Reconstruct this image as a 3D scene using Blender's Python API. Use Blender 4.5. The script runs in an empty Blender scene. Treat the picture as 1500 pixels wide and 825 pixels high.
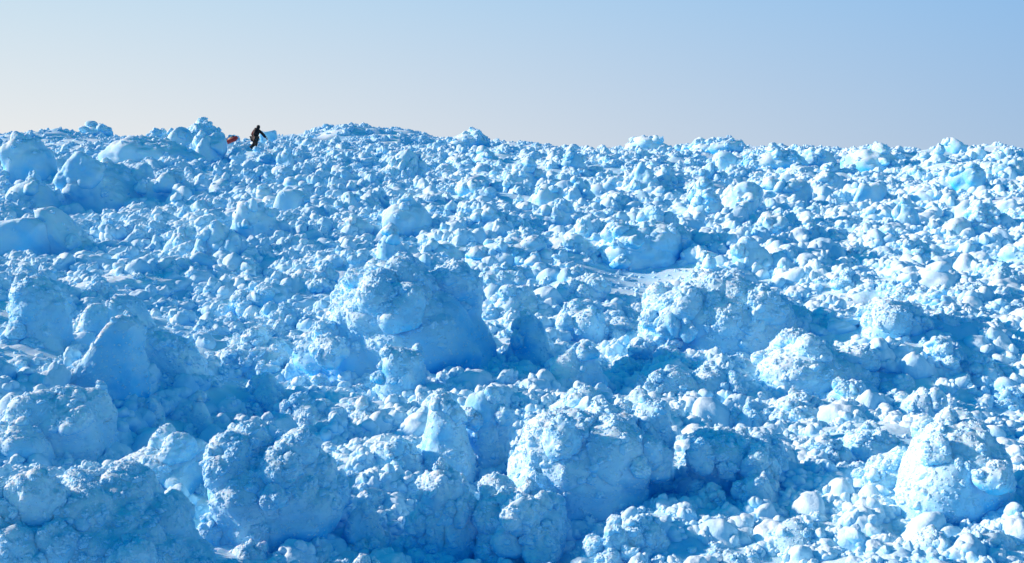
import bpy, bmesh, math, random
import numpy as np
from mathutils import Vector, Matrix, Euler
R = math.radians
scn = bpy.context.scene

# ------------------------------------------------------------------ camera, sky, sun, exposure
EYE = 2.6
F = 1458.0                      # focal length in pixels of the 1500 px wide picture (35 mm lens)
HY = 222.0                      # picture row of the eye level
PITCH = math.atan((412.5 - HY) / F)
cam_d = bpy.data.cameras.new("camera")
cam_d.lens = 35.0; cam_d.sensor_width = 36.0
cam_d.clip_start = 0.1; cam_d.clip_end = 20000
cam = bpy.data.objects.new("camera", cam_d)
cam.location = (0, 0, EYE); cam.rotation_euler = (math.pi/2 - PITCH, 0, 0)
scn.collection.objects.link(cam); scn.camera = cam

SUN_EL, SUN_AZ = R(20), R(-78)          # azimuth measured from +Y, negative = to the left
world = bpy.data.worlds.new("World"); scn.world = world; world.use_nodes = True
wn = world.node_tree.nodes; wl = world.node_tree.links
bg = wn["Background"]
sky = wn.new("ShaderNodeTexSky"); sky.sky_type = 'NISHITA'; sky.sun_disc = False
sky.sun_elevation = SUN_EL; sky.sun_rotation = SUN_AZ
sky.altitude = 0; sky.air_density = 1.0; sky.dust_density = 0.5; sky.ozone_density = 3.0
SKY_S = 0.12; bg.inputs[1].default_value = SKY_S
def wmath(op, a, b=None, clamp=False):
    n = wn.new("ShaderNodeMath"); n.operation = op; n.use_clamp = clamp
    for i, q in enumerate((a, b)):
        if q is None: continue
        if hasattr(q, 'links'): wl.new(q, n.inputs[i])
        else: n.inputs[i].default_value = q
    return n.outputs[0]
def wmix(f, a, b):
    n = wn.new("ShaderNodeMix"); n.data_type = 'RGBA'; n.clamp_factor = True
    wl.new(f, n.inputs[0])
    for i, q in ((6, a), (7, b)):
        if hasattr(q, 'links'): wl.new(q, n.inputs[i])
        else: n.inputs[i].default_value = (*[c/SKY_S for c in q], 1)
    return n.outputs[2]
# thin bright haze low over the ice, whitest under the sun, opening to clear blue overhead
wtc = wn.new("ShaderNodeTexCoord"); wsep = wn.new("ShaderNodeSeparateXYZ"); wl.new(wtc.outputs['Generated'], wsep.inputs[0])
elev = wmath('MAXIMUM', wsep.outputs[2], 0.0)
side = wmath('ADD', wmath('MULTIPLY', wsep.outputs[0], -0.95), wmath('MULTIPLY_ADD', wsep.outputs[1], .45))
side.node.inputs[1].links[0].from_node.inputs[2].default_value = 0.07    # 1 toward the sun, 0 away from it
dim = wmath('ADD', wmath('MULTIPLY', wmath('MAXIMUM', wmath('MINIMUM', side, 0.0), -1.0), .75), 1.0)   # the sky opposite the sun is the deepest
side = wmath('MAXIMUM', wmath('MINIMUM', side, 1.0), 0.0)
low = wmix(side, (.262,.37,.51), (.61,.60,.58))
mid = wmix(side, (.172,.34,.565), (.40,.525,.61))
t1 = wmath('MULTIPLY', elev, 1/.16, True)
hz_ = wn.new("ShaderNodeVectorMath"); hz_.operation = 'SCALE'; wl.new(wmix(t1, low, mid), hz_.inputs[0]); wl.new(dim, hz_.inputs['Scale'])
hazy = hz_.outputs[0]
tint = wn.new("ShaderNodeMix"); tint.data_type = 'RGBA'; tint.blend_type = 'MULTIPLY'; tint.inputs[0].default_value = 1
wl.new(sky.outputs[0], tint.inputs[6]); tint.inputs[7].default_value = (.0, .80, 1.04, 1)
t2 = wmath('MULTIPLY', wmath('SUBTRACT', elev, .15), 1/.11, True)
wl.new(wmix(t2, hazy, tint.outputs[2]), bg.inputs[0])

sun_d = bpy.data.lights.new("sun", 'SUN'); sun_d.energy = 5.0; sun_d.angle = R(1.2)
sun_d.color = (1.0, 0.70, 0.56)
sun = bpy.data.objects.new("sun", sun_d); scn.collection.objects.link(sun)
sd = Vector((math.sin(SUN_AZ)*math.cos(SUN_EL), math.cos(SUN_AZ)*math.cos(SUN_EL), math.sin(SUN_EL)))
sun.rotation_euler = sd.to_track_quat('Z', 'Y').to_euler()

scn.view_settings.view_transform = 'Standard'; scn.view_settings.look = 'None'
scn.view_settings.exposure = 0.54; scn.view_settings.gamma = 1.0
scn.cycles.max_bounces = 12; scn.cycles.diffuse_bounces = 10

# ------------------------------------------------------------------ noise in numpy
def h3(i, j, k, s):
    n = (i.astype(np.int64)*374761393 + j.astype(np.int64)*668265263 + k.astype(np.int64)*2147483647 + s*1274126177) & 0xffffffff
    n = ((n ^ (n >> 13)) * 1274126177) & 0xffffffff
    n = ((n ^ (n >> 16)) * 2246822519) & 0xffffffff
    return ((n ^ (n >> 15)) & 0xffffff) / float(0x1000000)
def vnoise(p, s=0):
    f = np.floor(p); t = p - f; t = t*t*(3-2*t); f = f.astype(np.int64)
    r = 0
    for a in (0, 1):
        for b in (0, 1):
            for c in (0, 1):
                w = (t[:,0] if a else 1-t[:,0])*(t[:,1] if b else 1-t[:,1])*(t[:,2] if c else 1-t[:,2])
                r = r + w*h3(f[:,0]+a, f[:,1]+b, f[:,2]+c, s)
    return r*2-1
def fbm(p, o=4, s=0):
    r = 0; a = 1.0; q = p
    for i in range(o):
        r = r + a*vnoise(q, s+i*17); a *= .5; q = q*2.03 + 5.3
    return r
def worley(p, s=0, flat=False):
    f = np.floor(p).astype(np.int64)
    best = np.full(len(p), 9.0)
    for a in (-1, 0, 1):
        for b in (-1, 0, 1):
            for c in ((0,) if flat else (-1, 0, 1)):
                i, j, k = f[:,0]+a, f[:,1]+b, f[:,2]+c
                d = (i+.5+.8*(h3(i,j,k,s)-.5)-p[:,0])**2 + (j+.5+.8*(h3(i,j,k,s+1)-.5)-p[:,1])**2
                if not flat: d = d + (k+.5+.8*(h3(i,j,k,s+2)-.5)-p[:,2])**2
                sz = .65+.6*h3(i,j,k,s+3)
                d = np.sqrt(d)/sz
                np.minimum(best, d, out=best)
    return best
def domes(p, s=0, flat=False):
    d = np.clip(1-(worley(p, s, flat)/1.12)**2, 0, 1)
    return .5*d+.5*np.sqrt(d)

# ------------------------------------------------------------------ the lie of the land
def P2(x, y): return np.stack([x, y, np.zeros_like(x)], 1)
SKY_X = [-400,0,60,110,160,200,240,270,330,400,430,470,540,600,640,700,760,840,900,1000,1040,1090,1130,1208,1300,1400,1500,2000]
SKY_Y = [196,195,190,191,190,197,197,200,205,203,193,185,181,186,192,198,204,211,214,213,203,201,207,214,219,222,219,220]
def height(x, y, rough=True):
    r = np.where(y > 0, np.hypot(x*.6, y), np.abs(x)*.6)
    drop = np.interp(r, [0,6,12,20,30,45,60,80,100,130,300,4000,60000], [2.6,2.6,2.55,2.4,2.05,1.5,.95,.4,.28,.5,2.0,6,6])
    z = EYE - drop
    fade = np.exp(-(np.maximum(r-100, 0)/60.0)**2)
    c = (HY - np.interp(750 + F*x/98, SKY_X, SKY_Y) - 9)/F*98          # the rubble ridges that close the view
    c = c + .15*vnoise(P2(x/5, y/9), 70)
    z = z + np.clip(c, -.2, 4)*np.exp(-((r-98)/13.0)**2)
    if rough:
        near = np.clip((r-1)/6, 0, 1)
        far = np.clip((r-25)/30, 0, 1)
        w = vnoise(P2(x/2.6+3.1, y/3.2), 3)
        w2 = vnoise(P2(x/1.1, y/1.3), 9)
        w3 = fbm(P2(x/8, y/9), 3, 31)
        flat = 1 - np.exp(-(((x-2.5)/1.5)**2+((y-18.5)/2.6)**2))         # a small level snow patch
        z = z + near*fade*flat*((.40+.05*far)*w + .16*w2 + .42*far*w3 + .14*domes(P2(x/1.5, y/1.5), 41, True))
        z = z - .08*near*fade
    return z
def relief(x, y):
    """clods frozen into the snow cover, from half a metre down to a few centimetres"""
    r = np.hypot(x, y)
    lod = np.clip((y-2)/3, 0, 1)*np.exp(-(np.maximum(r-110, 0)/60)**2)
    flat = 1 - .85*np.exp(-(((x-2.5)/1.5)**2+((y-18.5)/2.6)**2))
    p = P2(x, y); wob = p + .12*np.stack([vnoise(p*2.1, 91), vnoise(p*2.1, 92), 0*x], 1)
    big = (.22+.05*np.clip((r-20)/40, 0, 1))*(domes(wob/.78, 51, True)-.35)*(.5+.5*vnoise(p/1.3, 93))
    mid = .08*(domes(wob/.26, 53, True)-.4)*np.clip(2-r/30, 0, 1)
    small = .022*(domes(wob/.10, 55, True)-.4)*np.clip(1.6-r/14, 0, 1)
    return lod*flat*(big + mid + small + .02*fbm(p/.35, 2, 58))
def surf(x, y): return height(x, y)+relief(x, y)
def hz(x, y): return float(surf(np.array([float(x)]), np.array([float(y)]))[0])
TS = np.geomspace(3, 400, 2600)
def ray(px, py):
    a = (px-750)/F; b = -(py-412.5)/F
    d = np.array([a, math.cos(PITCH)+b*math.sin(PITCH), -math.sin(PITCH)+b*math.cos(PITCH)])
    X, Y, Z = TS*d[0], TS*d[1], EYE+TS*d[2]
    hit = np.nonzero(Z < height(X, Y))[0]
    if len(hit) == 0: return None
    return X[hit[0]], Y[hit[0]], Z[hit[0]]

# ------------------------------------------------------------------ materials
def snow_mat(name, frost=(.68,.895,.96), ice=(.04,.56,.92), bump=1.0, use_attr=True):
    m = bpy.data.materials.new(name); m.use_nodes = True
    N = m.node_tree.nodes; L = m.node_tree.links; b = N["Principled BSDF"]
    tc = N.new("ShaderNodeTexCoord"); geo = N.new("ShaderNodeNewGeometry")
    at = N.new("ShaderNodeAttribute"); at.attribute_name = "frost"
    n1 = N.new("ShaderNodeTexNoise"); n1.inputs['Scale'].default_value = 1.6; n1.inputs['Detail'].default_value = 6
    L.new(geo.outputs['Position'], n1.inputs['Vector'])
    # white rime sits on upward faces and in patches, steep sides show bare ice, its blue deepened to paint in the blue of shade
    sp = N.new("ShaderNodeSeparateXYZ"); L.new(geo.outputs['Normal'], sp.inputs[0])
    def ma(x, k, y):
        q = N.new("ShaderNodeMath"); q.operation = 'MULTIPLY_ADD'; L.new(x, q.inputs[0]); q.inputs[1].default_value = k
        if hasattr(y, 'links'): L.new(y, q.inputs[2])
        else: q.inputs[2].default_value = y
        return q.outputs[0]
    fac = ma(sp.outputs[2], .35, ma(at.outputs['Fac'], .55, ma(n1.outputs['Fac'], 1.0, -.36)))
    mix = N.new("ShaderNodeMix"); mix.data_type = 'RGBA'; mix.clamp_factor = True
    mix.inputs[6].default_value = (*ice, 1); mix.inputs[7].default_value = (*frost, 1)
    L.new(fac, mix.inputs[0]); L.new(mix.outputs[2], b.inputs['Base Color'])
    b.inputs['Roughness'].default_value = .75
    b.inputs['Specular IOR Level'].default_value = .25
    b.inputs['Subsurface Weight'].default_value = SSS
    b.inputs['Subsurface Radius'].default_value = (1.0,.65,.5)
    b.inputs['Subsurface Scale'].default_value = SSD
    # frost grain: crystals of a few millimetres and clots of a few centimetres
    g1 = N.new("ShaderNodeTexNoise"); g1.inputs['Scale'].default_value = 55; g1.inputs['Detail'].default_value = 5; g1.inputs['Roughness'].default_value = .7
    g2 = N.new("ShaderNodeTexNoise"); g2.inputs['Scale'].default_value = 14; g2.inputs['Detail'].default_value = 6; g2.inputs['Roughness'].default_value = .65
    for g in (g1, g2): L.new(geo.outputs['Position'], g.inputs['Vector'])
    b1 = N.new("ShaderNodeBump"); b1.inputs['Distance'].default_value = .008*bump; b1.inputs['Strength'].default_value = .5
    b2 = N.new("ShaderNodeBump"); b2.inputs['Distance'].default_value = .03*bump; b2.inputs['Strength'].default_value = .5
    L.new(g1.outputs['Fac'], b1.inputs['Height']); L.new(g2.outputs['Fac'], b2.inputs['Height'])
    L.new(b2.outputs[0], b1.inputs['Normal']); L.new(b1.outputs[0], b.inputs['Normal'])
    return m
SSS = 0.7
SSD = .05
RIME = .75
SNOW = snow_mat("frosted_ice")
SSS = 0.0
GRAIN = snow_mat("rime_grain")
def plain(name, col, rough=.8, noise=.15):
    m = bpy.data.materials.new(name); m.use_nodes = True
    N = m.node_tree.nodes; L = m.node_tree.links; b = N["Principled BSDF"]
    n = N.new("ShaderNodeTexNoise"); n.inputs['Scale'].default_value = 9; n.inputs['Detail'].default_value = 4
    mx = N.new("ShaderNodeMix"); mx.data_type = 'RGBA'
    mx.inputs[6].default_value = (*[c*(1-noise) for c in col], 1); mx.inputs[7].default_value = (*[min(1, c*(1+noise)) for c in col], 1)
    L.new(n.outputs['Fac'], mx.inputs[0]); L.new(mx.outputs[2], b.inputs['Base Color'])
    b.inputs['Roughness'].default_value = rough
    return m

# ------------------------------------------------------------------ helpers
col = scn.collection
def tag(o, label=None, cat=None, group=None, kind=None):
    if label: o["label"] = label
    if cat: o["category"] = cat
    if group: o["group"] = group
    if kind: o["kind"] = kind
    return o
def mesh_np(name, v, f, mat, attr=None):
    me = bpy.data.meshes.new(name)
    nv, nf, k = len(v), len(f), f.shape[1]
    me.vertices.add(nv); me.vertices.foreach_set("co", v.astype(np.float32).ravel())
    me.loops.add(nf*k); me.loops.foreach_set("vertex_index", f.astype(np.int32).ravel())
    me.polygons.add(nf); me.polygons.foreach_set("loop_start", np.arange(0, nf*k, k, dtype=np.int32))
    me.polygons.foreach_set("use_smooth", np.ones(nf, dtype=bool))
    me.materials.append(mat)
    if attr is not None:
        a = me.attributes.new("frost", 'FLOAT', 'POINT'); a.data.foreach_set("value", attr.astype(np.float32))
    me.update(calc_edges=True)
    return me
_ico = {}
def ico(sub):
    if sub not in _ico:
        bm = bmesh.new(); bmesh.ops.create_icosphere(bm, subdivisions=sub, radius=1)
        v = np.array([q.co[:] for q in bm.verts]); f = np.array([[q.index for q in t.verts] for t in bm.faces]); bm.free()
        _ico[sub] = (v, f)
    return _ico[sub]
def normals(v, f):
    n = np.zeros_like(v); fn = np.cross(v[f[:,1]]-v[f[:,0]], v[f[:,2]]-v[f[:,0]])
    for k in range(3): 
        for c in range(3): n[:,c] += np.bincount(f[:,k], fn[:,c], len(v))
    return n/(np.linalg.norm(n, axis=1, keepdims=True)+1e-9)

KIND = {  # planes, sharpness, taper, cauliflower, clods on it
 'lump':(10, 5, .30, 1.0, 10), 'mound':(12, 5, .5, 1.1, 26), 'dome':(14, 5, .35, .7, 5), 'rock':(11, 11, .32, .85, 8),
 'slab':(0, 16, .1, .3, 2), 'plate':(0, 14, .1, .45, 4), 'tooth':(9, 9, .75, .5, 5), 'pillar':(9, 7, .4, .8, 9), 'wedge':(7, 14, .55, .5, 3)}
def crust(v, f, m, c, seed, sub, fine=1.0, warp=.10):
    """frost lumps of falling size pushed out of the surface"""
    n = normals(v, f)
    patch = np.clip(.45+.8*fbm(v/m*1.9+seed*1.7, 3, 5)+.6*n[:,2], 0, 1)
    cm = c*(.3+.7*patch)
    v = v + n*(warp*m*fbm(v/(m*.8)+seed, 2, 6) + .15*m*c*(domes(v/(m*.45)+seed, 11)-.6))[:,None]
    n = normals(v, f); p = v
    h = .11*(.25*c+cm)*(domes(p/(m*.23)+seed, 21)-.6)
    if sub >= 4: h = h + .045*fine*(.3+cm)*(domes(p/(m*.115)+seed, 31)-.6) + .008*fbm(p/(m*.2), 2, 8)
    if sub >= 5: h = h + .020*fine*(.35+patch)*(domes(p/(m*.055)+seed, 33)-.6)
    if sub >= 6: h = h + .010*(.4+patch)*(domes(p/(m*.028)+seed, 35)-.6)
    v = v + n*(m*h)[:,None]
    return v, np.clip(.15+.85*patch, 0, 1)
def core(kind, rs, sub, lean, seed):
    v0, f = ico(sub)
    npl, k, taper = KIND[kind][:3]
    if kind in ('slab', 'plate'):
        base = np.array([[1,0,0],[-1,0,0],[0,1,0],[0,-1,0],[0,0,1],[0,0,-1]], float) + rs.normal(0, .2, (6,3))
        nrm = np.vstack([base, rs.normal(0, 1, (4,3))]); dd = np.r_[np.ones(6), np.full(4, 1.05)]
    else:
        nrm = rs.normal(0, 1, (npl, 3)); nrm = np.vstack([nrm, -nrm+rs.normal(0, .5, (npl,3))]); dd = rs.uniform(.65, 1.15, len(nrm))
    nrm = nrm/np.linalg.norm(nrm, axis=1, keepdims=True)
    q = np.clip(v0@nrm.T/dd, 0, None)
    v = v0/(np.sum(q**k, 1)**(1.0/k)+.15)[:,None]
    v = v*(1+.16*fbm(v*1.4+seed, 2, 1)[:,None])
    lo, hi = v.min(0), v.max(0); v = (v-(lo+hi)/2)/(hi-lo)           # unit box
    t = v[:,2]+.5
    s = 1-taper*t**1.1
    v[:,0] = v[:,0]*s + lean*t; v[:,1] = v[:,1]*s
    lo, hi = v.min(0), v.max(0)
    return (v-(lo+hi)/2)/(hi-lo), f
def outlined(pts, sub, thin, seed):
    """a block with a given side profile (unit box), its faces flat when thin"""
    v0, f = ico(sub); P = np.array(pts, float)
    c = np.array([P[:,0].mean(), (P[:,1].min()+P[:,1].max())/2]); Q = P-c
    th = np.arctan2(v0[:,2], v0[:,0]); d = np.stack([np.cos(th), np.sin(th)], 1)
    rad = np.full(len(v0), 1e9)
    for a, b in zip(Q, np.roll(Q, -1, 0)):
        e = b-a; den = d[:,0]*e[1]-d[:,1]*e[0]
        den = np.where(np.abs(den) < 1e-9, 1e-9, den)
        t = (a[0]*e[1]-a[1]*e[0])/den; u = (a[0]*d[:,1]-a[1]*d[:,0])/den
        ok = (t > 0) & (u >= -1e-6) & (u <= 1+1e-6); rad = np.where(ok, np.minimum(rad, t), rad)
    rad = np.where(rad > 1e8, .5, rad)
    rho = np.hypot(v0[:,0], v0[:,2]); rp = rho**(.5 if thin else .75)
    y = np.sign(v0[:,1])*np.abs(v0[:,1])**(.45 if thin else .75)*.5
    v = np.stack([c[0]+d[:,0]*rad*rp+.12*y, y, c[1]+d[:,1]*rad*rp], 1)
    v += .035*np.stack([fbm(v*2.2+seed+k*9, 2, k) for k in range(3)], 1)
    lo, hi = v.min(0), v.max(0)
    return (v-(lo+hi)/2)/(hi-lo), f
def ice_shape(kind, W, D, H, seed, sub, lean=0.0, clods=None, fine=1.0, outline=None):
    """a block of ice W wide, D deep, H tall, base at z=0, crusted with frost lumps and smaller clods frozen to it"""
    rs = np.random.RandomState(seed)
    v, f = core(kind, rs, sub, lean, seed) if outline is None else outlined(outline, sub, kind in ('slab','wedge','plate'), seed)
    v = v*np.array([W, D, H])*.96
    m = min(W, H*1.3, D*1.5); c = KIND[kind][3]
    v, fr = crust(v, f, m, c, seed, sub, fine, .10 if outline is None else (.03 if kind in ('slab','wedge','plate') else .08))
    VV, FF, AA = [v], [f], [fr]
    n = normals(v, f); nv = len(v)
    cl = KIND[kind][4] if clods is None else clods
    if outline is not None: cl = 1 if kind in ('slab','wedge','plate') else min(cl, 18)
    w = np.clip(n[:,2]*.8-n[:,0]*.35-n[:,1]*.2+.45, .03, None)*np.clip((v[:,2]-v[:,2].min())/H, .15, 1)
    w = w*np.clip(.3+fbm(v/m*1.5+seed, 2, 88), .02, 1)
    pick = rs.choice(nv, cl, p=w/w.sum(), replace=False)
    for j, p in enumerate(pick):
        r = m*rs.uniform(.10, .32)*(1 if cl < 12 else .85)
        s2 = max(2, sub-1 if r > .2*m else sub-2)
        kd = ('lump','lump','mound','mound')[rs.randint(4)]
        u, g = core(kd, rs, s2, 0, seed+j)
        u, fa = crust(u*np.array([1, rs.uniform(.8,1.2), rs.uniform(.75,1.2)])*r*1.2, g, r, 1.0, seed+j, s2, fine*.8)
        th = rs.uniform(0, 6.28); ct, st = math.cos(th), math.sin(th)
        u = np.stack([u[:,0]*ct-u[:,1]*st, u[:,0]*st+u[:,1]*ct, u[:,2]], 1) + v[p] + n[p]*r*.02
        FF.append(g+sum(map(len, VV))); VV.append(u); AA.append(np.maximum(fa, fr[p]*.7))
    v = np.concatenate(VV); f = np.concatenate(FF)
    v[:,2] -= v[:nv,2].min()
    v[:,2] *= H/v[:,2].max(); v[:,:2] *= W/np.ptp(v[:,0])
    return v, f, np.concatenate(AA)

# ------------------------------------------------------------------ the ground: one sheet to the horizon
az = np.r_[np.linspace(-180, -40, 36)[:-1], np.linspace(-38, 38, 460), np.linspace(40, 180, 36)[1:-1]]
rr = np.r_[0.6, np.geomspace(1.2, 3.5, 24)[:-1], np.r_[np.geomspace(3.5, 5.5, 20)[:-1], np.geomspace(5.5, 130, 720)], np.geomspace(135, 12000, 60)]
A, RR = np.meshgrid(np.radians(az), rr); gx = (RR*np.sin(A)).ravel(); gy = (RR*np.cos(A)).ravel()
gzv = height(gx, gy)
gzv = gzv + relief(gx, gy)
gv = np.stack([gx, gy, gzv], 1)
na, nr = len(az), len(rr)
I = np.arange(na*nr).reshape(nr, na); J = np.roll(I, -1, 1)
gf = np.stack([I[:-1].ravel(), J[:-1].ravel(), J[1:].ravel(), I[1:].ravel()], 1)
gme = mesh_np("snow_ground", gv, gf, SNOW, np.clip(.62+.5*fbm(P2(gx/1.2, gy/1.2), 3, 77), .2, 1))
ground = bpy.data.objects.new("snow_ground", gme); col.objects.link(ground)
if gme.polygons[len(gme.polygons)//2].normal.z < 0: gme.flip_normals()
tag(ground, kind="structure")

WALK = ray(372, 224); SLED = ray(336, 221)
print("walker", WALK, "sled", SLED)
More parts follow.
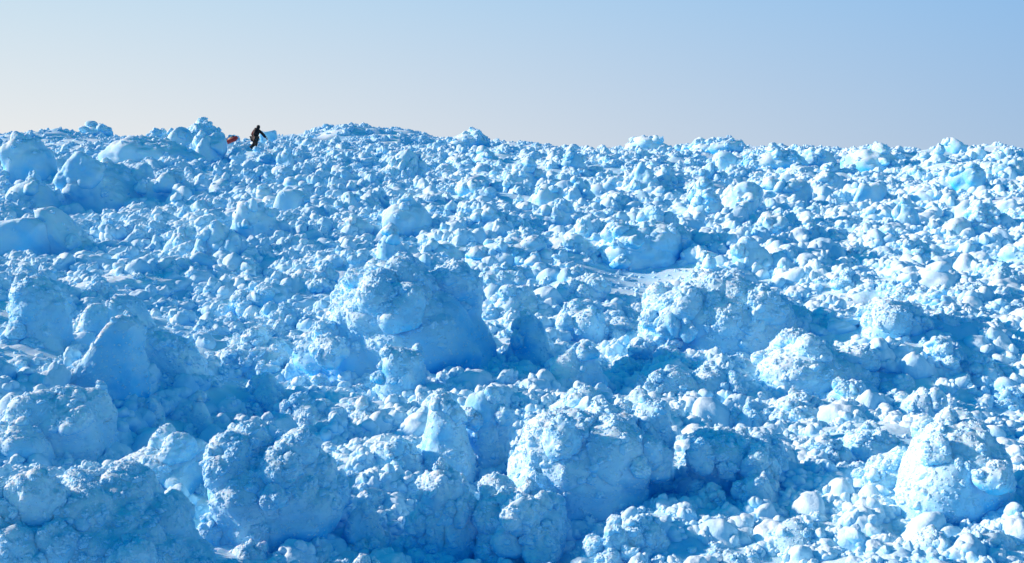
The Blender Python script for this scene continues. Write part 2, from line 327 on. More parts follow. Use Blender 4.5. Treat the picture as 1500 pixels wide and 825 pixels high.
# ------------------------------------------------------------------ blocks one can point to
# x0, x1, top, bottom (rows and columns of the picture they were measured in), form, lean, name, what it is, short name
HEROES = [
# skyline
(112,158,176,197,'dome',0,'ice_boulder','dark rounded boulder on the far left skyline','the rounded boulder on the far left skyline'),
(212,246,186,209,'mound',.1,'ice_block','small jagged block on the skyline left of the white pyramid','the jagged skyline block'),
(241,283,184,216,'tooth',0,'ice_block','white pyramid shaped block beside the tallest skyline boulder','the white skyline pyramid'),
(273,329,169,212,'rock',-.15,'ice_boulder','tallest blue boulder on the skyline left of the red sled','the tall blue skyline boulder'),
(333,350,197,208,'slab',0,'ice_slab','small flat topped slab just behind the red sled','the slab behind the sled'),
(381,404,190,212,'slab',.1,'ice_slab','squared upright blue slab on the skyline behind the walker','the squared slab behind the walker'),
(915,980,197,221,'dome',0,'ice_boulder','dark flat domed heap alone on the middle of the skyline','the lone domed heap on the skyline'),
(1392,1440,200,224,'tooth',-.42,'ice_block','small hooked spike of ice on the right skyline','the hooked spike on the skyline'),
(1250,1334,212,251,'dome',-.05,'ice_boulder','broad twin humped boulder with shaded face near the right skyline','the twin humped boulder'),
(1168,1232,214,247,'rock',-.1,'ice_block','white faced block below the skyline left of the twin humped boulder','the white faced block'),
(1097,1192,207,246,'mound',-.1,'ice_boulder','shadowed hump with pale rim under the right skyline mound','the shadowed hump'),
(1005,1100,199,226,'mound',.1,'ice_heap','knobbly rubble crest standing highest on the right skyline','the highest crest on the right skyline'),
(1450,1500,212,238,'mound',0,'ice_heap','row of pale knobs at the right end of the skyline','the knobs ending the skyline'),
(640,714,187,214,'mound',.1,'ice_heap','dark blue knobbly heap at the right foot of the big skyline ridge','the heap ending the big ridge'),
# far left
(150,278,196,243,'dome',-.2,'ice_boulder','wide low dome carrying a small white cap of ice, left below the skyline','the wide capped dome'),
(0,72,197,272,'dome',.1,'ice_boulder','big soft blue hump against the left edge below the skyline','the soft hump at the left edge'),
(72,222,228,320,'tooth',-.05,'ice_boulder','large smooth pyramid shaped boulder in shade at upper left','the large shaded pyramid'),
(10,84,254,312,'dome',-.1,'ice_boulder','round shaded boulder leaning against the left foot of the large pyramid','the round boulder beside the large pyramid'),
(200,285,250,300,'rock',.1,'ice_boulder','rounded slope of ice against the right foot of the large pyramid','the block right of the large pyramid'),
(53,166,308,388,'wedge',-.38,'ice_slab','pale fin of ice tipped upright with its long edge falling right','the pale upright fin'),
(-12,66,323,392,'slab',-.05,'ice_slab','pale squared slab cut by the left edge beside the upright fin','the squared slab at the left edge'),
(190,218,331,358,'tooth',-.1,'ice_shard','small white pointed shard on a ledge right of the upright fin','the small pointed shard'),
(335,404,288,360,'pillar',-.15,'ice_block','tall standing block with bright rough left rim and smooth blue face','the tall standing block'),
(402,452,280,322,'slab',-.1,'ice_block','pale tooth of ice with a flat top right of the tall standing block','the flat topped tooth'),
(230,282,335,384,'rock',0,'ice_boulder','slanting crusted block behind the round pair at left','the slanting crusted block'),
(268,346,326,388,'rock',-.05,'ice_boulder','pair of fused rounded blocks with bright tops left of the standing block','the fused pair of blocks'),
(276,330,371,402,'wedge',-.15,'ice_block','angular white topped block behind the long low slab','the angular white block'),
(203,272,379,412,'tooth',.1,'ice_block','low pyramid shaped block behind the long low slab','the low pyramid block'),
(84,276,400,432,'plate',.05,'ice_slab','long low crusted slab lying level across the left','the long low slab'),
(18,72,391,442,'pillar',-.3,'ice_block','upright thumb of ice with a white tip near the left edge','the upright thumb'),
(-14,96,415,520,'dome',0,'ice_boulder','smooth deep blue slope behind the thumb at the left edge','the smooth blue slope'),
(150,214,372,402,'plate',0,'ice_slab','thin flat blue slab lying below the upright fin','the thin flat slab'),
# middle distance, centre
(671,722,259,290,'rock',0,'ice_boulder','oblong boulder with one white end and one grey blue end','the oblong boulder'),
(694,738,212,240,'tooth',-.05,'ice_block','white cone of ice below the big skyline ridge','the white cone'),
(735,802,232,276,'mound',.15,'ice_heap','knobbly heap with a pale pointed cap in the far centre','the heap with a pointed cap'),
(820,862,216,252,'mound',-.05,'ice_heap','bright knobbly heap far off above the leaning thumb','the bright far heap'),
(840,880,260,302,'pillar',-.35,'ice_block','pale finger of ice leaning left in the far centre','the leaning finger'),
(774,824,272,312,'rock',-.1,'ice_block','smooth pale block between the leaning finger and the capped heap','the smooth pale block'),
(917,966,240,288,'pillar',-.1,'ice_block','bright upright double block in the far right centre','the bright double block'),
(955,1004,246,290,'mound',-.1,'ice_block','knobbly white block touching the right side of the double block','the block touching the double block'),
(1003,1062,264,328,'mound',.05,'ice_boulder','white cauliflower boulder in the far right centre','the white cauliflower boulder'),
(1056,1120,270,330,'lump',.05,'ice_boulder','rounded boulder half in shade joined to the white cauliflower boulder','the half shaded boulder'),
(1120,1196,262,308,'dome',.1,'ice_boulder','blue grooved ridge in shade right of the cauliflower boulder','the grooved blue ridge'),
(553,628,287,350,'pillar',.1,'ice_pillar','stacked pillar of lumps with the highest tip in the left centre','the stacked pillar'),
(552,606,330,388,'tooth',0,'ice_block','almond shaped pointed boulder at the foot of the stacked pillar','the almond shaped boulder'),
(627,682,353,392,'dome',0,'ice_boulder','low round boulder right of the almond shaped boulder','the low round boulder'),
(684,818,343,402,'mound',-.1,'ice_heap','wide ridge of clotted lumps falling into shade on the right','the wide clotted ridge'),
(844,872,320,354,'pillar',0,'ice_block','small upright blue stub above the level snow patch','the small upright stub'),
(876,1022,308,392,'mound',-.05,'ice_boulder','big cauliflower topped boulder with smooth cyan right face','the big cyan faced boulder'),
(1108,1176,314,364,'tooth',-.15,'ice_boulder','bright bluntly pointed boulder right of the cyan faced boulder','the bright blunt boulder'),
(1254,1296,268,299,'wedge',-.05,'ice_block','white squared block with a notch on top at far right','the white notched block'),
(1314,1362,288,342,'dome',-.15,'ice_boulder','rounded block with white left cap and cyan right side','the white capped block'),
(1382,1432,320,358,'dome',0,'ice_boulder','pale lens shaped boulder near the right edge','the lens shaped boulder'),
(1402,1454,239,284,'rock',-.1,'ice_boulder','grey white faceted block near the right skyline','the faceted block'),
(1424,1478,290,338,'mound',-.1,'ice_boulder','upright lumpy white block near the right edge','the upright lumpy block'),
(1330,1398,352,402,'lump',0,'ice_boulder','round white lump with shaded right half below the lens shaped boulder','the lump below the lens boulder'),
(700,778,388,446,'rock',-.25,'ice_block','square shouldered block with a sharp white left edge in the centre','the sharp edged block'),
(745,816,362,402,'mound',0,'ice_heap','low clotted heap behind the sharp edged block','the low clotted heap'),
# foreground
(438,724,384,575,'mound',-.15,'ice_mound','largest mound with bright crusted left face and a cyan hollow in the centre','the largest central mound'),
(934,1216,408,528,'mound',-.18,'ice_mound','broad cauliflower mound sloping to smooth blue shade on the right','the broad right hand mound'),
(1122,1312,491,588,'rock',-.15,'ice_boulder','large block with rough white top left of the fringed boulder','the large white topped block'),
(1213,1288,557,612,'lump',-.05,'ice_boulder','single round white boulder below the large white topped block','the single round boulder'),
(1353,1424,497,566,'lump',-.1,'ice_boulder','bright round boulder in the cluster at the right edge','the bright boulder at the right edge'),
(1418,1496,524,580,'lump',0,'ice_boulder','frost speckled round boulder against the right edge','the frost speckled boulder'),
(1302,1404,574,650,'tooth',.1,'ice_boulder','soft white hump rising behind the fringed boulder','the soft white hump'),
(1242,1340,628,690,'rock',-.1,'ice_block','flat topped block with a smooth pale left face','the flat topped pale block'),
(1318,1512,616,775,'rock',-.12,'ice_boulder','biggest fringed boulder at lower right, left side bright and right side blue','the big fringed boulder'),
(1268,1372,662,752,'mound',0,'ice_boulder','hollowed frosty lump at the left foot of the fringed boulder','the hollowed frosty lump'),
(1011,1164,640,735,'mound',-.1,'ice_boulder','white rounded block jutting left with a blue skirt of ice','the white jutting block'),
(864,1012,772,850,'mound',0,'ice_boulder','white lump cut by the bottom edge right of centre','the white lump at the bottom edge'),
(736,990,590,775,'mound',-.12,'ice_boulder','large knob topped boulder with bright left flank in the lower centre','the large knob topped boulder'),
(672,750,570,705,'pillar',.05,'ice_pillar','tall lobed column left of the large knob topped boulder','the tall lobed column'),
(616,698,580,725,'pillar',-.15,'ice_pillar','knobbly column rising beside the tall lobed column','the knobbly column'),
(580,716,682,850,'mound',.1,'ice_boulder','lobed bright mass at the bottom edge left of centre','the lobed bright mass'),
(676,868,716,850,'mound',0,'ice_boulder','wide lumpy boulder with blue flank cut by the bottom edge','the wide bottom boulder'),
(550,630,511,604,'pillar',-.05,'ice_block','upright squared stump with crusted white top under the central mound','the squared stump'),
(804,892,507,590,'tooth',.05,'ice_boulder','pointed blue mound right of the squared stump','the pointed blue mound'),
(745,816,468,548,'dome',.05,'ice_boulder','smooth round topped dark blue boulder right of the central mound','the smooth dark boulder'),
(808,908,569,625,'lump',0,'ice_boulder','pair of white topped lumps behind the large knob topped boulder','the white topped pair'),
(166,290,436,568,'wedge',-.3,'ice_slab','sharp peaked slab standing like a tooth on the left','the sharp peaked slab'),
(64,200,466,590,'wedge',.32,'ice_slab','long crusted ridge slab climbing right toward the sharp peaked slab','the long ridge slab'),
(94,162,449,520,'tooth',.12,'ice_block','rough white spire behind the long ridge slab','the rough white spire'),
(-10,146,578,690,'dome',0,'ice_boulder','broad boulder with frosted crown at the left edge','the frost crowned boulder'),
(-16,72,618,705,'dome',-.1,'ice_boulder','shaded boulder at the left edge below the frost crowned boulder','the shaded edge boulder'),
(-70,298,682,890,'mound',-.1,'ice_boulder','huge dark boulder with a frost fringe filling the lower left corner','the huge corner boulder'),
(293,504,634,820,'mound',-.22,'ice_boulder','big angular blue boulder with a white crusted knob at its left shoulder','the big angular boulder'),
(140,304,640,735,'plate',.1,'ice_slab','dark flat ledge between the corner boulder and the angular boulder','the dark flat ledge'),
(188,240,586,645,'lump',.05,'ice_lump','rounded finger of ice behind the dark flat ledge','the rounded finger'),
(268,314,574,644,'tooth',-.1,'ice_lump','pointed finger of ice above the big angular boulder','the pointed finger'),
(138,196,604,645,'lump',0,'ice_lump','small white crowned lump right of the frost crowned boulder','the white crowned lump'),
(499,568,741,825,'pillar',0,'ice_lump','blue upright lump in shade right of the big angular boulder','the shaded upright lump'),
(540,620,640,715,'lump',.1,'ice_boulder','soft blue boulder left of the knobbly column','the soft blue boulder'),
(413,488,388,436,'lump',-.05,'ice_boulder','rounded white boulder up and left of the central mound','the rounded white boulder'),
(330,414,418,470,'lump',-.05,'ice_boulder','clotted double lump left of the central mound','the clotted double lump'),
(300,420,486,560,'mound',0,'ice_heap','frosted heap right of the sharp peaked slab','the frosted heap'),
]
def dist_scale(d): return d/F
SURF = []     # every block's surface, for the rime
OUTLINE = {   # side profiles of the blocks whose shape is plain to see
 'the pale upright fin': [(0,.05),(.01,.5),(.04,1.15),(.17,1.05),(.5,.42),(.9,.1),(1,0)],
 'the sharp peaked slab': [(0,.3),(.02,.6),(.06,1.15),(.17,1.08),(.35,.72),(.7,.6),(.9,.38),(1,.1)],
 'the long ridge slab': [(0,0),(.3,.28),(.65,.68),(.85,1.08),(.97,.95),(1,.1)],
 'the rough white spire': [(0,.1),(.3,.6),(.6,1),(.85,.8),(1,.4)],
 'the tall blue skyline boulder': [(0,.45),(.08,.85),(.3,1),(.6,.85),(.85,.5),(1,.1)],
 'the squared slab behind the walker': [(.05,0),(0,.85),(.95,1),(1,.5),(.95,0)],
 'the large shaded pyramid': [(0,0),(.12,.45),(.3,.8),(.45,1),(.62,.75),(.85,.4),(1,.15)],
 'the squared slab at the left edge': [(0,.9),(.7,1),(.95,.85),(1,.3)],
 'the tall standing block': [(0,.3),(.05,.75),(.25,1),(.55,.9),(.9,.6),(1,.25)],
 'the flat topped tooth': [(0,.5),(.15,.95),(.6,1),(.95,.8),(1,.2)],
 'the white notched block': [(0,.2),(.2,.95),(.45,.8),(.85,1),(1,.5)],
 'the leaning finger': [(0,.5),(0,.9),(.2,1),(.5,.75),(.85,.3),(1,0)],
 'the big angular boulder': [(0,.75),(.05,.95),(.25,1),(.4,.85),(.7,.75),(.95,.5),(1,.3),(.85,0)],
 'the squared stump': [(0,.5),(.15,.9),(.4,1),(.85,.97),(1,.6)],
 'the big fringed boulder': [(0,.3),(.15,.7),(.3,.97),(.7,1),(.95,.75),(1,.5)],
 'the huge corner boulder': [(0,.3),(.1,.75),(.3,.98),(.5,1),(.75,.7),(.95,.3),(1,.1)],
 'the sharp edged block': [(0,.75),(.05,1),(.9,1),(1,.7),(.9,0),(.4,0)],
 'the hooked spike on the skyline': [(0,0),(0,.9),(.1,1),(.35,.6),(.7,.35),(1,0)],
 'the flat topped pale block': [(0,.2),(.1,.8),(.3,1),(.9,.9),(1,.6)],
 'the large white topped block': [(0,.5),(.05,.9),(.3,1),(.6,.8),(.95,.4),(1,.1)],
 'the white jutting block': [(0,.6),(.1,.95),(.4,1),(.7,.8),(1,.6),(.9,.2)],
 'the frost crowned boulder': [(0,.4),(.2,.85),(.55,1),(.85,.85),(1,.55)],
 'the angular white block': [(0,.1),(.1,.85),(.3,1),(.7,.7),(1,.3)],
 'the upright thumb': [(0,.5),(.1,.95),(.3,1),(.6,.8),(.85,.3),(1,0)],
 'the low pyramid block': [(0,0),(.3,.6),(.6,1),(.8,.6),(1,.1)],
 'the white skyline pyramid': [(0,.1),(.2,.6),(.5,1),(.75,.6),(1,.2)],
 'the largest central mound': [(0,.1),(.06,.55),(.28,.92),(.6,1),(.85,.78),(1,.4)],
 'the broad right hand mound': [(0,.2),(.1,.6),(.38,.95),(.55,1),(.8,.6),(1,.2)],
 'the large knob topped boulder': [(0,.4),(.1,.8),(.35,.9),(.6,1),(.8,1),(.95,.6),(1,.2)],
 'the big cyan faced boulder': [(0,.3),(.15,.75),(.5,1),(.8,.9),(1,.4)],
 'the soft hump at the left edge': [(0,.75),(.3,.97),(.55,1),(.82,.7),(1,.25)],
 'the wide capped dome': [(0,.35),(.15,.75),(.3,1),(.5,.85),(.8,.55),(1,.15)],
 'the wide clotted ridge': [(0,.3),(.3,.75),(.6,1),(.85,.8),(1,.3)],
 'the long low slab': [(0,.2),(.3,.75),(.6,1),(.9,.7),(1,.3)],
}
ALL = []      # (picture x, picture y, ref)
tri_count = 0
_seed = 100
hero_boxes = []
for (x0,x1,t0,b0,kind,lean,name,label,ref) in HEROES:
    _seed += 1
    cx = (x0+x1)/2
    hit = ray(cx, b0)
    k = 0
    while hit is None: k += 1; hit = ray(cx, b0+2*k)
    X, Y, Z = hit
    d = math.hypot(X, Y)
    W = (x1-x0)/F*Y*1.1
    Hh = (b0-t0)/F*Y*(1.06 if b0 > 250 else .95) + k*2/F*Y
    px = x1-x0
    sub = 6 if px*(b0-t0) > 9500 else (5 if px*(b0-t0) > 2200 else 4)
    D = W*(.5 if kind in ('slab','wedge') else .9)
    if px > 200: D = W*.75
    bury = .38*Hh
    ol = OUTLINE.get(ref)
    if ol: ol = [(a_, (b_*Hh+bury)/(Hh+bury)) for a_, b_ in ol]+[(.97, 0), (.03, 0)]
    v, f, fr = ice_shape(kind, W, D, Hh+bury, _seed, sub, lean, outline=ol)
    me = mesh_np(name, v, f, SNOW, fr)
    o = bpy.data.objects.new(name, me); col.objects.link(o)
    o.location = (X, Y + D*.32, Z-bury)
    tag(o, label + ('' if len(label.split()) > 3 else ' of ice'), 'ice block')
    SURF.append((v+np.array(o.location)[None], f, fr, Y, {'dome':.3,'tooth':.45,'rock':.7,'slab':.25,'wedge':.45,'plate':.35,'pillar':.7}.get(kind, .9)))
    hero_boxes.append((x0, x1, t0, b0)); ALL.append((cx, (t0+b0)/2, ref))
    tri_count += len(f)
print("hero tris", tri_count, len(HEROES))

# ------------------------------------------------------------------ further lumps, still single things
rng = random.Random(7)
KP = ['lump','lump','mound','rock','lump','tooth','mound','lump','pillar','rock','lump','mound','dome','slab']
prot = []; protv = []
for i, kd in enumerate(KP):
    rs = random.Random(i+50)
    v, f, fr = ice_shape(kd, 1, rs.uniform(.8,1.1), rs.uniform(.75,1.1) if kd != 'slab' else .5, 500+i, 5 if i < 6 else 4, rs.uniform(-.2,.2), fine=.45)
    v[:,2] -= .35*v[:,2].max()
    fr = .45+.55*fr
    prot.append(mesh_np('ice_lump', v, f, SNOW, fr)); protv.append((v, f, fr))
shapes_col = bpy.data.collections.new("lump shapes"); col.children.link(shapes_col)
placed = []
def free(px, py, w):
    for (a,b,c,d) in hero_boxes:
        if a-w*.3 < px < b+w*.3 and c-w*.2 < py-w*.3 < d-(d-c)*.02: return False
    for (a,b,w2) in placed:
        if abs(px-a) < .36*(w+w2) and abs(py-b) < .26*(w+w2): return False
    return True
FORMS = {'lump':('rounded','round'), 'mound':('knobbly','clotted'), 'rock':('angular','blocky'), 'tooth':('pointed','peaked'), 'pillar':('upright','stubby upright'), 'dome':('smooth','domed'), 'slab':('flat','flat topped')}
N_AUTO = 300-len(HEROES)
auto = []
tries = 0
while len(auto) < N_AUTO and tries < 30000:
    tries += 1
    py = 238 + 680*rng.random()**1.15
    px = rng.uniform(-5, 1505)
    frac = (py-222)/600
    w = (29+78*frac)*(rng.uniform(.75, 1.3) if rng.random() < .75 else rng.uniform(1.3, 2.0))
    if tries > 12000: w *= .7
    w = min(w, 104)
    if 860 < px < 1010 and 392 < py < 442: continue
    if not free(px, py, w): continue
    hit = ray(px, py)
    if hit is None: continue
    placed.append((px, py, w)); auto.append((px, py, w, hit))
print("auto", len(auto), tries)
DIRS = [(1,0,'right of'),(.7,.7,'below and right of'),(0,1,'just below'),(-.7,.7,'below and left of'),(-1,0,'left of'),(-.7,-.7,'above and left of'),(0,-1,'just above'),(.7,-.7,'above and right of')]
used = set()
medw = {}
for i, (px, py, w, hit) in enumerate(auto):
    pi = i % len(prot)
    if w > 50 and KP[pi] in ('dome', 'slab', 'tooth'): pi = (2, 6, 11)[i % 3]
    X, Y, Z = hit
    s = w/F*Y
    o = bpy.data.objects.new('ice_lump', prot[pi])
    (shapes_col if i < len(prot) else col).objects.link(o)
    o.location = (X, Y+.25*s, Z+.02*s); o.scale = (s, s*rng.uniform(.8,1.1), s*rng.uniform(.8,1.15))
    o.rotation_euler = (rng.uniform(-.2,.2), rng.uniform(-.2,.2), rng.uniform(0, 6.28))
    pv, pf, pfr = protv[pi]
    mt = np.array(Euler(o.rotation_euler).to_matrix())@np.diag(list(o.scale))
    SURF.append((pv@mt.T+np.array(o.location)[None], pf, pfr, Y, .8))
    form = FORMS[KP[pi]][i//len(prot) % 2]
    size = 'large' if w > (29+78*(py-222)/600)*1.22 else ('small' if w < (29+78*(py-222)/600)*1.0 else 'middling')
    cand = []
    for (ax, ay, ref) in ALL:
        dx, dy = px-ax, (py-w*.3)-ay; dd = math.hypot(dx, dy)
        if dd > 420: continue
        for (ux, uy, wd) in DIRS:
            c = (dx*ux+dy*uy)/(dd+1e-6)
            if c > .90: cand.append((dd*(1.6-c*.6), wd, ref))
    cand.sort()
    lab = None
    for (_, wd, ref) in cand:
        if (wd, ref) not in used:
            used.add((wd, ref)); lab = f"{size} {form} ice lump {wd} {ref}"; break
    if lab is None:
        for (_, wd, ref) in cand:
            if (form, size, wd, ref) not in used:
                used.add((form, size, wd, ref)); lab = f"{size} {form} ice lump farther off, {wd} {ref}"; break
    tag(o, lab, 'ice lump', 'frosted ice lumps strewn over the rubble field')

# ------------------------------------------------------------------ the small rubble nobody could count
nrs = np.random.RandomState(5)
def scatter(n, r0, r1, s0, s1, pw, amax=36):
    r = np.sqrt(nrs.uniform(r0*r0, r1*r1, n))
    a = np.radians(nrs.uniform(-amax, amax, n))
    s = s0*(s1/s0)**(nrs.random_sample(n)**pw)
    return r*np.sin(a), r*np.cos(a), s
def attr_node(N, nm, t):
    q = N.new("GeometryNodeInputNamedAttribute"); q.data_type = t; q.inputs['Name'].default_value = nm
    return [s for s in q.outputs if s.enabled and s.name == 'Attribute'][0]
ng = bpy.data.node_groups.new("strewn lumps", 'GeometryNodeTree')
ng.interface.new_socket("Geometry", in_out='INPUT', socket_type='NodeSocketGeometry')
ng.interface.new_socket("Geometry", in_out='OUTPUT', socket_type='NodeSocketGeometry')
N = ng.nodes; L = ng.links
gi = N.new("NodeGroupInput"); go = N.new("NodeGroupOutput")
ci = N.new("GeometryNodeCollectionInfo"); ci.inputs['Collection'].default_value = shapes_col
ci.inputs['Separate Children'].default_value = True; ci.inputs['Reset Children'].default_value = True
iop = N.new("GeometryNodeInstanceOnPoints"); iop.inputs['Pick Instance'].default_value = True
er = N.new("FunctionNodeEulerToRotation")
L.new(gi.outputs[0], iop.inputs['Points']); L.new(ci.outputs[0], iop.inputs['Instance'])
L.new(attr_node(N, 'pick', 'INT'), iop.inputs['Instance Index']); L.new(attr_node(N, 'rot', 'FLOAT_VECTOR'), er.inputs[0]); L.new(er.outputs[0], iop.inputs['Rotation'])
L.new(attr_node(N, 'scl', 'FLOAT_VECTOR'), iop.inputs['Scale']); smt = N.new("GeometryNodeSetMaterial"); smt.inputs['Material'].default_value = GRAIN
L.new(iop.outputs[0], smt.inputs['Geometry']); L.new(smt.outputs[0], go.inputs[0])
def strew(name, label, cat, pts, ss, tilt):
    n = len(ss)
    me = bpy.data.meshes.new(name); me.vertices.add(n)
    me.vertices.foreach_set("co", pts.astype(np.float32).ravel())
    rot = np.stack([nrs.uniform(-tilt,tilt,n), nrs.uniform(-tilt,tilt,n), nrs.uniform(0,6.28,n)], 1)
    scl = np.stack([ss, ss*nrs.uniform(.8,1.2,n), ss*nrs.uniform(.75,1.2,n)], 1)
    for nm, d in (("rot", rot), ("scl", scl)):
        a = me.attributes.new(nm, 'FLOAT_VECTOR', 'POINT'); a.data.foreach_set("vector", d.astype(np.float32).ravel())
    a = me.attributes.new("pick", 'INT', 'POINT'); a.data.foreach_set("value", nrs.choice([0,1,2,4,6,7,8,10,11,5], n).astype(np.int32))
    o = bpy.data.objects.new(name, me); col.objects.link(o); me.materials.append(SNOW)
    tag(o, label, cat, kind="stuff")
    md = o.modifiers.new("strewn lumps", 'NODES'); md.node_group = ng
    print(name, n)
parts = [scatter(8000, 5.2, 9, .045, .36, 1.8, 40), scatter(10500, 9, 16, .07, .55, 1.7, 38), scatter(10500, 16, 30, .13, .9, 1.5),
         scatter(9500, 30, 55, .25, 1.3, 1.4), scatter(10000, 55, 85, .35, 1.5, 1.4), scatter(11500, 85, 125, .35, 1.0, 1.4), scatter(12000, 8, 32, .05, .2, 1.4)]
sx, sy, ss = [np.concatenate(q) for q in zip(*parts)]
clump = .7*vnoise(P2(sx/1.7, sy/2.0), 61) + .5*vnoise(P2(sx/5.5, sy/6.5), 63)
flatm = np.exp(-(((sx-2.5)/1.3)**2+((sy-18.5)/2.2)**2))
keep = (nrs.random_sample(len(sx)) < np.interp(np.hypot(sx, sy), [6,14,24], [.46,.58,.66])+.6*clump) & ((flatm < .45) | (ss < .16))
for (X, Y, Z), w in ((WALK, .9), (SLED, 1.0)):                     # trodden snow where the walker and the sled pass
    keep &= ~((np.abs(sx-X*sy/Y) < w+ss*.5) & (sy > Y-9) & (sy < Y+1.2) & (ss > .8))
sx, sy, ss = sx[keep], sy[keep], ss[keep]
strew("ice_rubble", "small frosted ice rubble and snow clods covering the ground between the blocks", "ice rubble",
      np.stack([sx, sy, surf(sx, sy)-.2*ss], 1), ss, .5)
# rime: popcorn snow grown on the upper faces of every block
RP, RS = [], []
for (v, f, fr, Y, rk) in SURF:
    A_ = v[f[:,0]]; B_ = v[f[:,1]]; C_ = v[f[:,2]]
    cr = np.cross(B_-A_, C_-A_); ar = np.linalg.norm(cr, axis=1)/2; nz = cr/(2*ar[:,None]+1e-12)
    wgt = np.clip(nz[:,2]*.9-nz[:,0]*.25+.25, 0, 1)*np.clip((fr[f].mean(1)-.35)*2.2, 0, 1)**1.3
    wgt = wgt*(nz[:,1] < .5)*ar
    px = Y/F
    n = int(min((1 if Y < 18 else .45)*rk*RIME*wgt.sum()/(px*px)/34, 5000))
    if n < 4: continue
    k = nrs.choice(len(f), n, p=wgt/wgt.sum())
    b = nrs.random_sample((n, 2)); sw = b.sum(1) > 1; b[sw] = 1-b[sw]
    p = A_[k]+(B_-A_)[k]*b[:,:1]+(C_-A_)[k]*b[:,1:]
    q = px*3.8*(6**(nrs.random_sample(n)**2.0)); q = np.minimum(q, .16*np.ptp(v[:,0]))
    RP.append(p-.22*q[:,None]*nz[k]); RS.append(q)
    if Y < 17:                                          # fine frost grain on the blocks close by
        wg = ar*(nz[:,1] < .4)*np.clip(fr[f].mean(1)+.1, .15, 1)
        n = int(min(9000, .55*wg.sum()/(px*px)/16))
        k = nrs.choice(len(f), n, p=wg/wg.sum()); b = nrs.random_sample((n, 2)); sw = b.sum(1) > 1; b[sw] = 1-b[sw]
        q = px*nrs.uniform(2.6, 6.0, n)
        RP.append(A_[k]+(B_-A_)[k]*b[:,:1]+(C_-A_)[k]*b[:,1:]-.3*q[:,None]*nz[k]); RS.append(q)
RP = np.concatenate(RP); RS = np.concatenate(RS)
RP[:,2] -= .1*RS
strew("rime_crust", "white popcorn rime grown over the tops of the ice blocks", "rime", RP, RS, .9)


# ------------------------------------------------------------------ the walker and what he carries and pulls
BLACK = plain("black_cloth", (.006,.006,.009)); DGREEN = plain("dark_trousers", (.007,.012,.012)); RED = plain("red_cloth", (.34,.02,.02))
SKIN = plain("skin", (.55,.33,.25), .6); BOOT = plain("boot_rubber", (.01,.01,.012), .6); HULL = plain("red_hull", (.30,.012,.010), .6, .08)
MAROON = plain("maroon_cover", (.12,.02,.03)); TAN = plain("tan_canvas", (.36,.27,.16)); GREY = plain("grey_metal", (.25,.26,.28), .35); ROPE = plain("rope", (.25,.1,.05))
def skin(name, chain, mat, parent, levels=2):
    """chain: dict name -> (x,y,z,rx,ry), edges list; one continuous surface"""
    pts, edges = chain
    keys = list(pts); me = bpy.data.meshes.new(name)
    me.from_pydata([pts[k][:3] for k in keys], [(keys.index(a), keys.index(b)) for a, b in edges], [])
    o = bpy.data.objects.new(name, me); col.objects.link(o)
    m = o.modifiers.new("skin", 'SKIN'); m.use_smooth_shade = True
    for i, k in enumerate(keys):
        sv = me.skin_vertices[0].data[i]; sv.radius = pts[k][3:5]; sv.use_root = (i == 0)
    sb = o.modifiers.new("sub", 'SUBSURF'); sb.levels = levels
    dg = bpy.context.evaluated_depsgraph_get(); dg.update()
    nm = bpy.data.meshes.new_from_object(o.evaluated_get(dg)); nm.materials.clear(); nm.materials.append(mat)
    o.modifiers.clear(); o.data = nm; o.parent = parent
    return o
def path_edges(*ps): return [(a, b) for p in ps for a, b in zip(p, p[1:])]
J = {'pelvis':(.08,0,.84,.15,.13),'spine':(.14,.05,1.02,.14,.12),'chest':(.21,.11,1.22,.17,.13),'neck':(.27,.16,1.37,.06,.06),'head0':(.30,.20,1.46,.085,.09),'head1':(.31,.22,1.56,.085,.1),'head2':(.31,.22,1.63,.05,.06),
 'ls':(.04,.20,1.28,.07,.07),'le':(-.12,.12,1.04,.05,.05),'lw':(.0,.26,.90,.033,.033),
 'rs':(.40,.04,1.29,.07,.07),'re':(.63,.02,1.04,.05,.05),'rw':(.80,.08,.82,.033,.033),
 'lh':(.0,.05,.80,.10,.10),'lk':(.02,.13,.47,.065,.065),'la':(-.20,.0,.22,.045,.045),'lt':(-.12,.10,.14,.04,.035),
 'rh':(.16,-.05,.80,.10,.10),'rk':(.16,.08,.46,.065,.065),'ra':(.02,-.02,.10,.045,.045),'rt':(.16,.06,.05,.04,.035)}
walker = bpy.data.objects.new("person", None); col.objects.link(walker)
walker.location = (WALK[0], WALK[1], hz(WALK[0], WALK[1])+.02)
tag(walker, "person in black and red winter clothes climbing the ice with a pole", "person")
E = path_edges(['pelvis','spine','chest','neck','head0','head1','head2'],['chest','ls','le','lw'],['chest','rs','re','rw'],['pelvis','lh','lk','la','lt'],['pelvis','rh','rk','ra','rt'])
skin("body", (J, E), SKIN, walker)
def fat(keys, k, add=0.0): return {q:(*J[q][:3], J[q][3]*k+add, J[q][4]*k+add) for q in keys}
skin("jacket", (fat(['pelvis','spine','chest','neck','ls','le','lw','rs','re','rw'], 1.2, .035),
     path_edges(['pelvis','spine','chest','neck'],['chest','ls','le','lw'],['chest','rs','re','rw'])), BLACK, walker)
skin("red_sleeve", ({'a':(.03,.19,1.24,.095,.095),'b':(-.125,.115,1.05,.085,.085),'c':(-.06,.19,.97,.07,.07)}, path_edges(['a','b','c'])), RED, walker)
skin("trousers", (fat(['pelvis','lh','lk','la','rh','rk','ra'], 1.15, .035), path_edges(['pelvis','lh','lk','la'],['pelvis','rh','rk','ra'])), DGREEN, walker)
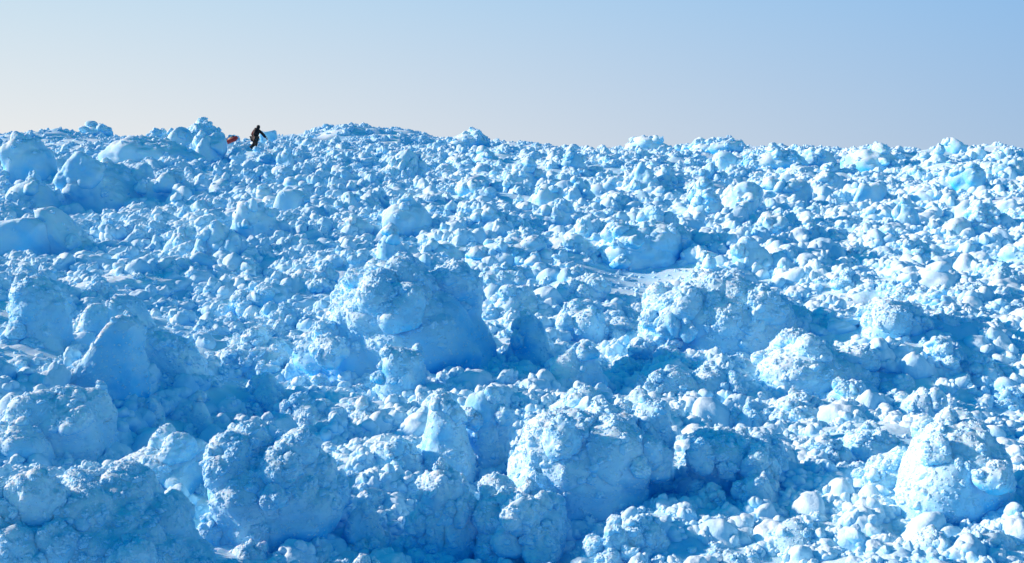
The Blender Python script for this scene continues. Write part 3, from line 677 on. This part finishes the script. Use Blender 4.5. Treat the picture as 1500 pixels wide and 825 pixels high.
for a, t in (('la','lt'),('ra','rt')):
    A0 = Vector(J[a][:3]); T0 = Vector(J[t][:3]); dr = (T0-A0)
    skin("boot", ({'a':(*(A0+Vector((0,0,.10))),.07,.07),'b':(*(A0-dr*.25),.07,.06),'c':(*T0,.06,.05),'d':(*(T0+dr*.5),.045,.04)}, path_edges(['a','b','c','d'])), BOOT, walker)
skin("hood", ({'a':(.25,.14,1.36,.10,.10),'b':(.29,.19,1.47,.125,.13),'c':(.30,.20,1.58,.125,.13),'d':(.29,.20,1.66,.07,.07)}, path_edges(['a','b','c','d'])), BLACK, walker)
skin("scarf", ({'a':(.27,.17,1.37,.09,.09),'b':(.32,.24,1.42,.07,.06)}, [('a','b')]), RED, walker, 1)
def glove(wrist, dr, up):
    """palm with four bent fingers of different lengths and a thumb"""
    w = Vector(wrist); d = Vector(dr).normalized(); u = Vector(up).normalized(); s = d.cross(u).normalized()
    pts = {'w':(*w,.036,.03),'p':(*(w+d*.07),.045,.028)}; ed = [('w','p')]
    for i, ln in enumerate((.07,.08,.075,.06)):
        o_ = s*(-.033+.022*i); k = f'k{i}'; m_ = f'm{i}'; t_ = f't{i}'
        pts[k] = (*(w+d*.10+o_),.012,.012); pts[m_] = (*(w+d*(.10+ln*.55)+o_-u*.015),.011,.011); pts[t_] = (*(w+d*(.10+ln*.7)+o_-u*.045),.010,.010)
        ed += [('p',k),(k,m_),(m_,t_)]
    pts['th'] = (*(w+d*.05-s*.05-u*.01),.013,.013); pts['tt'] = (*(w+d*.09-s*.055-u*.04),.012,.012); ed += [('w','th'),('th','tt')]
    return pts, ed
skin("glove", glove(J['lw'][:3], (.5,.6,-.5), (0,.3,1)), BLACK, walker, 1)
skin("glove", glove(J['rw'][:3], (.6,.2,-.7), (.7,0,.6)), RED, walker, 1)

def box_bm(bm, size, loc, rot=(0,0,0), bev=.02):
    m = Matrix.Translation(loc) @ Euler(rot).to_matrix().to_4x4() @ Matrix.Diagonal((*size, 1))
    r = bmesh.ops.create_cube(bm, size=1, matrix=m)
    if bev: bmesh.ops.bevel(bm, geom=list({e for v in r['verts'] for e in v.link_edges}), offset=bev, segments=3, affect='EDGES')
def tube_bm(bm, a, b, r0, r1, n=10):
    a = Vector(a); b = Vector(b); q = (b-a).to_track_quat('Z', 'Y').to_matrix().to_4x4()
    bmesh.ops.create_cone(bm, cap_ends=True, segments=n, radius1=r0, radius2=r1, depth=(b-a).length, matrix=Matrix.Translation((a+b)/2) @ q)
def part(name, bm, mat, parent):
    me = bpy.data.meshes.new(name); bm.normal_update(); bm.to_mesh(me); bm.free(); me.materials.append(mat)
    for p in me.polygons: p.use_smooth = True
    o = bpy.data.objects.new(name, me); col.objects.link(o); o.parent = parent; return o
def thing(name, loc, rot, label, cat):
    o = bpy.data.objects.new(name, None); col.objects.link(o); o.location = loc; o.rotation_euler = rot; tag(o, label, cat); return o
wl_ = walker.location
pack = thing("backpack", (wl_.x+.12, wl_.y-.06, wl_.z+.98), (R(-14), R(12), R(-36)), "black backpack with red side pocket on the back of the walking person", "backpack")
b = bmesh.new(); box_bm(b, (.32,.2,.46), (0,-.04,.17), bev=.07); part("pack_body", b, BLACK, pack)
b = bmesh.new(); box_bm(b, (.30,.22,.12), (0,-.04,.43), (.1,0,0), .05); part("pack_lid", b, BLACK, pack)
b = bmesh.new(); box_bm(b, (.08,.16,.28), (-.185,-.04,.14), bev=.03); part("side_pocket", b, RED, pack)
for sx_ in (-.1, .1):
    b = bmesh.new(); box_bm(b, (.045,.02,.42), (sx_,.085,.2), (.1,0,0), .008); part("shoulder_strap", b, BLACK, pack)
hand = Vector(J['rw'][:3])+Vector((.06,.02,-.07))
pole = thing("trekking_pole", (wl_.x+hand.x+.05, wl_.y+hand.y+.05, wl_.z+.05), (0,0,0), "thin dark ski pole planted in the snow by the right hand of the walking person", "ski pole")
top = hand-Vector((hand.x+.05, hand.y+.05, .05))
b = bmesh.new(); tube_bm(b, (0,0,0), top, .008, .012); part("shaft", b, GREY, pole)
b = bmesh.new(); tube_bm(b, top-Vector((0,0,.06)), top+Vector((0,0,.09)), .018, .02); part("grip", b, BLACK, pole)
b = bmesh.new(); tube_bm(b, (0,0,.05), (0,0,.06), .05, .045, 14); part("basket", b, BLACK, pole)

sx0, sy0 = SLED[0], SLED[1]
sled = thing("sled", (sx0+.2, sy0-.3, hz(sx0, sy0)+.42), (R(-16), R(-20), R(-12)), "red cargo sled with dark maroon bags tipped up on the rubble", "sled")
b = bmesh.new(); secs = []
for i in range(15):                                                 # hull: tapered tub with upturned bow
    t = i/14; x = -.78+1.56*t
    wv = .27*min(1, (t*6+.25))*(1-max(0, t-.72)**2*6.5); zb = .02+.5*max(0, t-.75)**1.5*2.6+.10*max(0, .12-t)*4
    hh = .20*(1-.35*max(0, t-.8)*5*.6)
    ring = [(x,-wv,zb+hh),(x,-wv*.97,zb+hh*.5),(x,-wv*.8,zb+.02),(x,-wv*.4,zb),(x,0,zb-.005),(x,wv*.4,zb),(x,wv*.8,zb+.02),(x,wv*.97,zb+hh*.5),(x,wv,zb+hh)]
    ring += [(x,c[1]*.93,c[2]+(.012 if abs(c[1])<.95*wv else 0)) for c in reversed(ring)]
    secs.append([b.verts.new(c) for c in ring])
for p, q in zip(secs, secs[1:]):
    for k in range(len(p)): b.faces.new((p[k], p[(k+1)%len(p)], q[(k+1)%len(p)], q[k]))
b.faces.new(secs[0]); b.faces.new(list(reversed(secs[-1]))); bmesh.ops.recalc_face_normals(b, faces=b.faces)
part("hull", b, HULL, sled); sled.scale = (.72, .72, .72)
b = bmesh.new(); box_bm(b, (.62,.42,.30), (.26,0,.30), (0,.05,0), .09); part("cargo_bag", b, MAROON, sled)
b = bmesh.new(); box_bm(b, (.66,.40,.17), (-.33,0,.22), (0,.1,0), .07); part("cargo_bag", b, RED, sled)
b = bmesh.new(); box_bm(b, (.56,.05,.24), (.18,-.225,.26), (0,-.15,0), .02); part("canvas_flap", b, TAN, sled)
for xx in (-.2, .08, .42):
    b = bmesh.new(); box_bm(b, (.035,.46,.035), (xx,0,.455 if xx > 0 else .33), bev=.01); part("strap", b, BLACK, sled)
rope = thing("tow_rope", (sx0+.6, sy0, hz(sx0, sy0)+.5), (0,0,0), "thin tow rope running from the red sled to the walking person", "rope")
p0 = Vector((0,0,0)); p1 = Vector((wl_.x+.06, wl_.y-.05, wl_.z+.9))-rope.location
b = bmesh.new(); prev = p0
for i in range(1, 13):
    t = i/12; q = p0.lerp(p1, t)-Vector((0,0,.35*4*t*(1-t)*.5)); tube_bm(b, prev, q, .009, .009, 6); prev = q
part("line", b, ROPE, rope)
